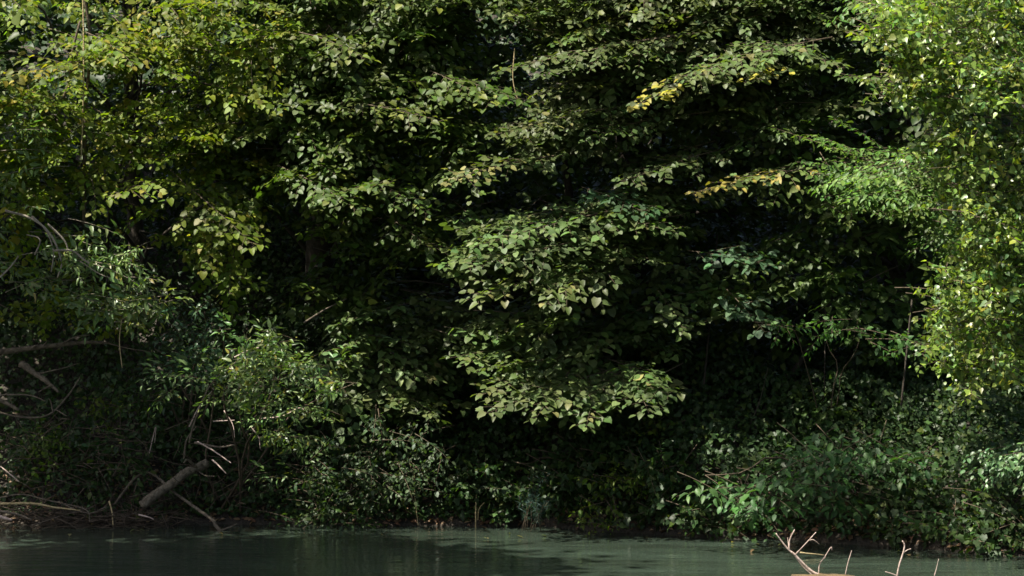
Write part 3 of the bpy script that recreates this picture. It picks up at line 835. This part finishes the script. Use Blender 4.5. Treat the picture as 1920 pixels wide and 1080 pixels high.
n = 45
x = rng.uniform(-4.5, 4.2, n); y = bank_y(x) - rng.uniform(.05, 1.0, n) ** 1.6
P = np.stack([x, y, np.full(n, .013)], 1)
D = unit(rng.normal(size=(n, 3)) * A([1, 1, .02]))
cc = A([(.13, .11, .05), (.12, .08, .04), (.08, .09, .03)])[rng.integers(3, size=n)] * rng.lognormal(0, .2, (n, 1))
Lv = Leaves(); Lv.add(P, D, A([0, 0, 1]) + rng.normal(0, .06, (n, 3)), rng.uniform(.02, .05, n), cc)
setp(Lv.build('floating_leaves', 'ovate', M_LEAF, None), 'fallen leaves drifting on the water close to the bank', 'fallen leaves', None, 'stuff')

# ================================================================== DEAD WOOD
def stick(name, label, pts, r0, r1, mat, cat, group=None, parts=(), sides=8, n=18, rough=.08):
    """pts: (px, py, y); parts: side twigs as child meshes"""
    w = A([W(*p_) for p_ in pts])
    base = w[0].copy()
    tb = Tubes()
    tb.add(w, np.linspace(r0, r1, len(w)), sides, n, rough)
    if not parts:
        o = tb.build(name, mat, None, base)
        return setp(o, label, cat, group)
    t = thing(name, label, cat, base, group)
    tb.build('main_stem', mat, t)
    for pp, a, b_ in parts:
        tb = Tubes(); tb.add(A([W(*p_) for p_ in pp]), np.linspace(a, b_, len(pp)), 6, 12, rough)
        tb.build('side_twig', mat, t)
    return t


stick('fallen_log', 'broken grey log lying diagonally on the bank at the lower left', [(266, 948, -.38), (284, 933, -.36), (306, 918, -.32), (328, 903, -.29), (350, 885, -.26), (370, 877, -.22), (388, 868, -.19)], .035, .033, M_LOG, 'log',
      parts=[([(368, 876, -.25), (352, 862, -.33), (345, 868, -.36)], .012, .006), ([(372, 884, -.22), (386, 892, -.28), (402, 893, -.3)], .006, .003)], sides=14, n=40, rough=.09)
stick('forked_branch', 'crooked pale branch running down from under the log into the water', [(215, 945, -.1), (255, 895, -.12), (285, 888, -.15), (325, 922, -.25), (350, 940, -.3), (375, 958, -.35), (400, 976, -.4), (404, 985, -.42), (416, 998, -.45)], .009, .014, M_DEAD, 'branch',
      parts=[([(414, 995, -.45), (432, 988, -.46), (444, 982, -.46)], .008, .004), ([(416, 996, -.45), (426, 1004, -.47)], .008, .004)], n=34)
stick('fallen_limb', 'long dark fallen limb lying level across the bank at the left edge', [(-60, 662, .5), (0, 660, .5), (90, 649, .5), (160, 642, .5), (205, 643, .5)], .030, .009, M_DEAD, 'branch',
      parts=[([(110, 648, .5), (140, 632, .45), (168, 628, .4)], .008, .003), ([(200, 643, .5), (240, 653, .45), (285, 660, .4)], .006, .003), ([(80, 650, .5), (88, 640, .45)], .008, .005), ([(60, 653, .5), (66, 648, .44)], .010, .006)], n=24)
stick('broken_stump', 'splintered grey stump piece pointing down the bank below the fallen limb', [(40, 682, .35), (62, 697, .3), (85, 713, .25), (110, 735, .2)], .030, .012, M_DEAD, 'log',
      parts=[([(100, 722, .22), (85, 728, .2), (72, 735, .18)], .010, .004), ([(75, 700, .26), (120, 690, .3), (150, 680, .35)], .007, .003)], n=16, rough=.16)
stick('bent_branch', 'thin bowed grey branch curving up the bank right of the stump piece', [(-30, 765, .2), (40, 782, .15), (90, 778, .12), (125, 745, .15), (150, 708, .2)], .008, .006, M_DEAD, 'branch',
      parts=[([(100, 775, .12), (95, 752, .1), (92, 748, .1)], .007, .004), ([(105, 768, .12), (125, 780, .05)], .005, .003)], n=26)
stick('dead_branch', 'arching dead branch at the left edge above the bowed one', [(-20, 742, .2), (25, 740, .18), (60, 742, .15), (85, 752, .1)], .007, .004, M_DEAD, 'branch')
stick('dead_branch', 'thick grey dead branch end at the left edge below the arching one', [(-30, 738, .1), (0, 750, .1), (35, 768, .05)], .022, .012, M_DEAD, 'branch', rough=.12)
stick('dead_branch', 'short pale stick leaning on the bank at the far left edge', [(-10, 868, -.1), (5, 878, -.12), (36, 903, -.2)], .007, .004, M_DRIFT, 'stick')
drift = [([(-20, 945, -.3), (60, 944, -.33), (100, 951, -.36), (150, 957, -.38)], .010, .005, M_STRAW, 'long straw-coloured driftwood stick on top of the heap'),
         ([(-10, 935, -.2), (40, 927, -.22), (90, 938, -.26), (160, 955, -.3), (168, 978, -.38)], .006, .003, M_DEAD, 'thin bent driftwood stick arching over the heap'),
         ([(-10, 957, -.35), (30, 964, -.37), (60, 975, -.4)], .012, .007, M_DEAD, 'grey driftwood stick sloping down to the water at the left edge'),
         ([(-5, 968, -.4), (22, 975, -.42)], .016, .010, M_DRIFT, 'stubby pale driftwood chunk at the left edge of the water'),
         ([(60, 985, -.38), (120, 966, -.3), (175, 950, -.25)], .005, .003, M_DEAD, 'slender dark driftwood twig sloping up to the right'),
         ([(110, 940, -.25), (140, 955, -.3), (170, 962, -.32), (200, 950, -.3)], .005, .003, M_DEAD, 'slender curved driftwood twig at the right of the heap'),
         ([(205, 940, -.2), (210, 960, -.28), (212, 985, -.35)], .007, .004, M_STRAW, 'upright pale root hanging at the right end of the heap'),
         ([(260, 965, -.4), (280, 970, -.42), (288, 974, -.42)], .007, .004, M_DRIFT, 'short pale wood splinter at the water below the log')]
for pts, a, b_, mm, lab in drift:
    stick('driftwood_stick', lab, pts, a, b_, mm, 'driftwood', 'driftwood heap at the water edge', n=16)
# small litter of twigs in the heap (uncountable)
tb = Tubes()
for k_ in range(420):
    px, py, y = rng.uniform(-60, 330), rng.normal(968, 12), rng.uniform(-.35, -.02)
    o = W(px, py, y); o[2] = max(ground_z(o[0], o[1]), 0) + rng.uniform(.005, .12)
    d = unit(rng.normal(size=3) * A([1, .5, .35])) * rng.uniform(.08, .3)
    tb.add([o, o + d * .5 + rng.normal(0, .01, 3), o + d], [.004, .003, .0015], 4)
for k_ in range(260):
    x_ = rng.uniform(-2.5, 4.2); y_ = bank_y(x_) + rng.uniform(.02, .35)
    o = A([x_, y_, ground_z(x_, y_) + rng.uniform(.02, .2)])
    d = unit(rng.normal(size=3) * A([.6, .4, 1])) * rng.uniform(.06, .25)
    tb.add([o, o + d * .5 + rng.normal(0, .01, 3), o + d], [.003, .0025, .001], 4)
for k_ in range(230):
    px, py, y = rng.uniform(-40, 470), rng.uniform(800, 965), rng.uniform(-.3, .25)
    o = W(px, py, y); o[2] = max(o[2], ground_z(o[0], o[1]) + .03)
    d = unit(rng.normal(size=3) * A([1, .4, .5])) * rng.uniform(.08, .34)
    tb.add([o, o + d * .5 + rng.normal(0, .015, 3), o + d], [.0035, .003, .0015], 4)
setp(tb.build('twig_litter', M_BRUSH, None), 'tangle of fine dead twigs and roots along the water edge', 'twigs', None, 'stuff')
# tangle of dead twigs above the log
tang = [([(355, 800, -.3), (375, 760, -.32), (400, 730, -.35)], .006, 'upright brown dead twig rising behind the log head'), ([(365, 830, -.4), (410, 838, -.45), (440, 834, -.5)], .009, 'level pale dead twig just above the log head'),
        ([(370, 828, -.4), (400, 845, -.48), (433, 868, -.55)], .007, 'pale dead twig slanting down to the right of the log head'), ([(398, 862, -.5), (412, 875, -.55), (424, 888, -.58)], .007, 'short bleached dead twig right of the log end'),
        ([(400, 790, -.5), (440, 788, -.5)], .005, 'short level dead twig in the left of the tangle'), ([(420, 770, -.5), (436, 795, -.52), (440, 820, -.55)], .004, 'thin bent dead twig in the middle of the tangle'),
        ([(440, 670, -.5), (470, 655, -.55), (485, 652, -.6)], .006, 'bare curved twig at the top of the bright willow bush'), ([(355, 830, -.35), (365, 790, -.35), (395, 720, -.35), (430, 690, -.4), (450, 672, -.5)], .008, 'long leaning dead stem behind the bright willow bush'),
        ([(470, 800, -.6), (485, 820, -.6), (488, 842, -.6)], .005, 'hooked pale twig hanging under the bright willow bush'), ([(490, 785, -.6), (530, 780, -.6), (560, 765, -.6), (572, 770, -.6)], .005, 'long pale twig crossing the lower bright willow bush'),
        ([(430, 690, -.6), (455, 705, -.6), (468, 712, -.6)], .004, 'short pale twig inside the bright willow bush'), ([(345, 860, -.2), (350, 825, -.2), (368, 800, -.2)], .008, 'dark crooked stem just above the log'),
        ([(280, 850, -.1), (292, 800, -.1), (290, 830, -.1)], .004, 'dry upright stalk left of the log head'), ([(570, 605, -.3), (610, 580, -.2), (650, 560, -.1)], .008, 'dark bare branch slanting up right of the bright willow bush')]
for pts, r, lab in tang:
    stick('dead_twig', lab, pts, r, r * .55, M_DRIFT if r < .0075 else M_DEAD, 'twig', 'tangle of dead twigs above the log', n=12)
# leaning trunks and stems in the gloom at the right
stick('leaning_trunk', 'bare dark trunk leaning right up the bank in the gloom at the right', [(1385, 850, -.1), (1430, 780, 0), (1470, 715, .1), (1500, 680, .15), (1560, 560, .3)], .032, .02, M_BARK, 'trunk', n=22)
for pts, r, lab in (([(1542, 820, -.3), (1546, 700, -.3), (1548, 560, -.2)], .010, 'thin straight stem behind the sapling leaves'), ([(1690, 760, -.9), (1698, 680, -.9), (1710, 560, -.8)], .014, 'thin stem at the left foot of the poplar foliage'),
                    ([(1405, 800, -.3), (1425, 750, -.3), (1440, 690, -.2)], .007, 'slim shoot beside the leaning trunk'), ([(1320, 720, -.2), (1335, 560, .1), (1345, 440, .2)], .014, 'dim stem between the low linden and the leaning trunk')):
    stick('bare_stem', lab, pts, r * .6, r * .45, M_BARK, 'stem', 'bare stems in the gloom', n=14)
for pts, r, lab in (([(892, 992, -.3), (892, 960, -.3), (893, 925, -.2)], .006, 'pale straight reed stem standing in the water at the centre'), ([(896, 975, -.3), (898, 955, -.32), (908, 942, -.3)], .004, 'pale hooked reed leaf beside the straight reed stem')):
    stick('reed_stem', lab, pts, r, r * .6, M_STRAW, 'reed', 'pale reeds in the water', n=10)
for pts, r, lab in (([(155, -20, -.6), (157, 80, -.6), (156, 200, -.58), (152, 300, -.55)], .006, 'thin vine hanging straight down in front of the yellow-green tree'), ([(777, 880, -.3), (778, 930, -.3), (784, 985, -.32)], .004, 'thin vine hanging to the water right of the pale bramble'),
                    ([(228, 600, -.7), (224, 640, -.7), (229, 690, -.7)], .004, 'thin vine dangling below the willow over the fallen limb'), ([(965, 90, -.4), (962, 150, -.4), (975, 200, -.4)], .004, 'dry vine hanging in the dark gap at the top centre'),
                    ([(1160, 200, -.2), (1168, 240, -.2), (1182, 262, -.2)], .010, 'grey vine stem between two flat boughs')):
    stick('hanging_vine', lab, pts, r, r * .8, M_STRAW if px else M_TWIG, 'vine', 'hanging vines', n=14)

# snag twigs rising from the water at the lower right
YS = -3.2
stick('snag_branch', 'bleached many-forked snag rising from the water at the lower right', [(1545, 1082, YS), (1520, 1070, YS), (1490, 1040, YS), (1480, 1032, YS), (1468, 1018, YS), (1455, 1000, YS)], .010, .0035, M_DRIFT, 'branch',
      parts=[([(1480, 1032, YS), (1481, 1012, YS), (1490, 993, YS)], .0055, .004), ([(1479, 1028, YS), (1477, 1008, YS + .02)], .003, .002), ([(1491, 1040, YS), (1510, 1020, YS - .03), (1530, 998, YS - .05)], .0045, .003),
             ([(1515, 1014, YS - .03), (1525, 1012, YS - .03), (1536, 1020, YS - .02)], .003, .002), ([(1490, 1042, YS + .02), (1505, 1062, YS + .03), (1525, 1080, YS + .03)], .003, .004)], n=30)
stick('snag_twig', 'short bent snag twig just right of the forked snag', [(1535, 1078, YS), (1537, 1058, YS), (1547, 1043, YS), (1558, 1026, YS), (1560, 1032, YS)], .004, .002, M_DRIFT, 'twig', 'snag twigs in the water', parts=[([(1545, 1047, YS), (1548, 1044, YS - .02)], .003, .002)], n=18)
stick('snag_twig', 'straight snag twig standing alone in the middle of the snag group', [(1585, 1078, YS), (1590, 1055, YS), (1597, 1032, YS)], .0035, .002, M_DRIFT, 'twig', 'snag twigs in the water', n=10)
stick('snag_twig', 'tall snag twig with a side fork right of the straight one', [(1682, 1082, YS), (1686, 1060, YS), (1694, 1035, YS), (1696, 1022, YS), (1692, 1014, YS)], .006, .004, M_DRIFT, 'twig', 'snag twigs in the water',
      parts=[([(1694, 1036, YS), (1702, 1031, YS), (1708, 1029, YS)], .004, .003), ([(1684, 1080, YS), (1670, 1075, YS), (1660, 1072, YS)], .004, .003)], n=18)
stick('snag_twig', 'rightmost thin snag twig with a tapering tip', [(1752, 1080, YS), (1756, 1065, YS), (1760, 1048, YS)], .0035, .0015, M_DRIFT, 'twig', 'snag twigs in the water', n=10)
stick('floating_twig', 'yellowish twig floating on the water behind the forked snag', [(1500, 1036, -2.2), (1515, 1038, -2.2), (1530, 1039, -2.2), (1545, 1041, -2.2)], .006, .004, M_STRAW, 'twig', n=10)
# soil mound under the snag
th = np.linspace(0, 2 * math.pi, 28, endpoint=False)
c = W(1548, 1083, -3.25); c[2] = -.008
V, Q, T3 = [], [], []
rad = [1, .85, .6, .3]; hh = [-.03, .012, .028, .034]
for r_, h_ in zip(rad, hh):
    for a_ in th:
        V.append((math.cos(a_) * r_ * .24 * (1 + .1 * math.sin(3 * a_)), math.sin(a_) * r_ * .16 * (1 + .15 * math.sin(2 * a_ + 1)), h_ * .5 + rng.normal(0, .003)))
V.append((0, 0, .018)); kk = len(th)
for a_ in range(3):
    for b_ in range(kk):
        Q.append((a_ * kk + b_, a_ * kk + (b_ + 1) % kk, (a_ + 1) * kk + (b_ + 1) % kk, (a_ + 1) * kk + b_))
for b_ in range(kk):
    T3.append((3 * kk + b_, 3 * kk + (b_ + 1) % kk, 4 * kk))
setp(link('silt_mound', mesh_from('silt_mound', A(V), A(Q), A(T3)), bark_mat('silt', (.05, .034, .016), (.13, .09, .045), 30), None, c), 'low brown mound of silt breaking the water under the forked snag', 'mound')

# ================================================================== LIGHT AND CAMERA
SUN = unit([-.43, -.2, .85])
el = math.asin(SUN[2]); az = math.atan2(SUN[0], SUN[1])
w = bpy.data.worlds.new('World'); SC.world = w; w.use_nodes = True
nt = w.node_tree; nt.nodes.clear()
sky = nt.nodes.new('ShaderNodeTexSky'); sky.sky_type = 'NISHITA'; sky.sun_disc = False
sky.dust_density = 4; sky.ozone_density = .4; sky.sun_elevation = el; sky.sun_rotation = az % (2 * math.pi)
bg = nt.nodes.new('ShaderNodeBackground'); bg.inputs['Strength'].default_value = .07
wo = nt.nodes.new('ShaderNodeOutputWorld')
nt.links.new(sky.outputs[0], bg.inputs['Color']); nt.links.new(bg.outputs[0], wo.inputs['Surface'])
ld = bpy.data.lights.new('sun', 'SUN'); ld.energy = 5.0; ld.angle = math.radians(.53); ld.color = (1, .94, .82)
lo = bpy.data.objects.new('sun', ld); COL.objects.link(lo)
from mathutils import Vector
lo.rotation_euler = Vector(tuple(SUN)).to_track_quat('Z', 'Y').to_euler()
lo.location = (-8, -8, 18)

cd = bpy.data.cameras.new('camera'); co = bpy.data.objects.new('camera', cd); COL.objects.link(co)
co.location = CAM; co.rotation_euler = (math.radians(90), 0, 0)
cd.sensor_width = 36; cd.lens = 36 / (1920 * K); cd.clip_end = 500
SC.camera = co
SC.view_settings.view_transform = 'Standard'; SC.view_settings.look = 'None'
SC.view_settings.gamma = 1; SC.view_settings.use_curve_mapping = False
SC.view_settings.exposure = 1.6
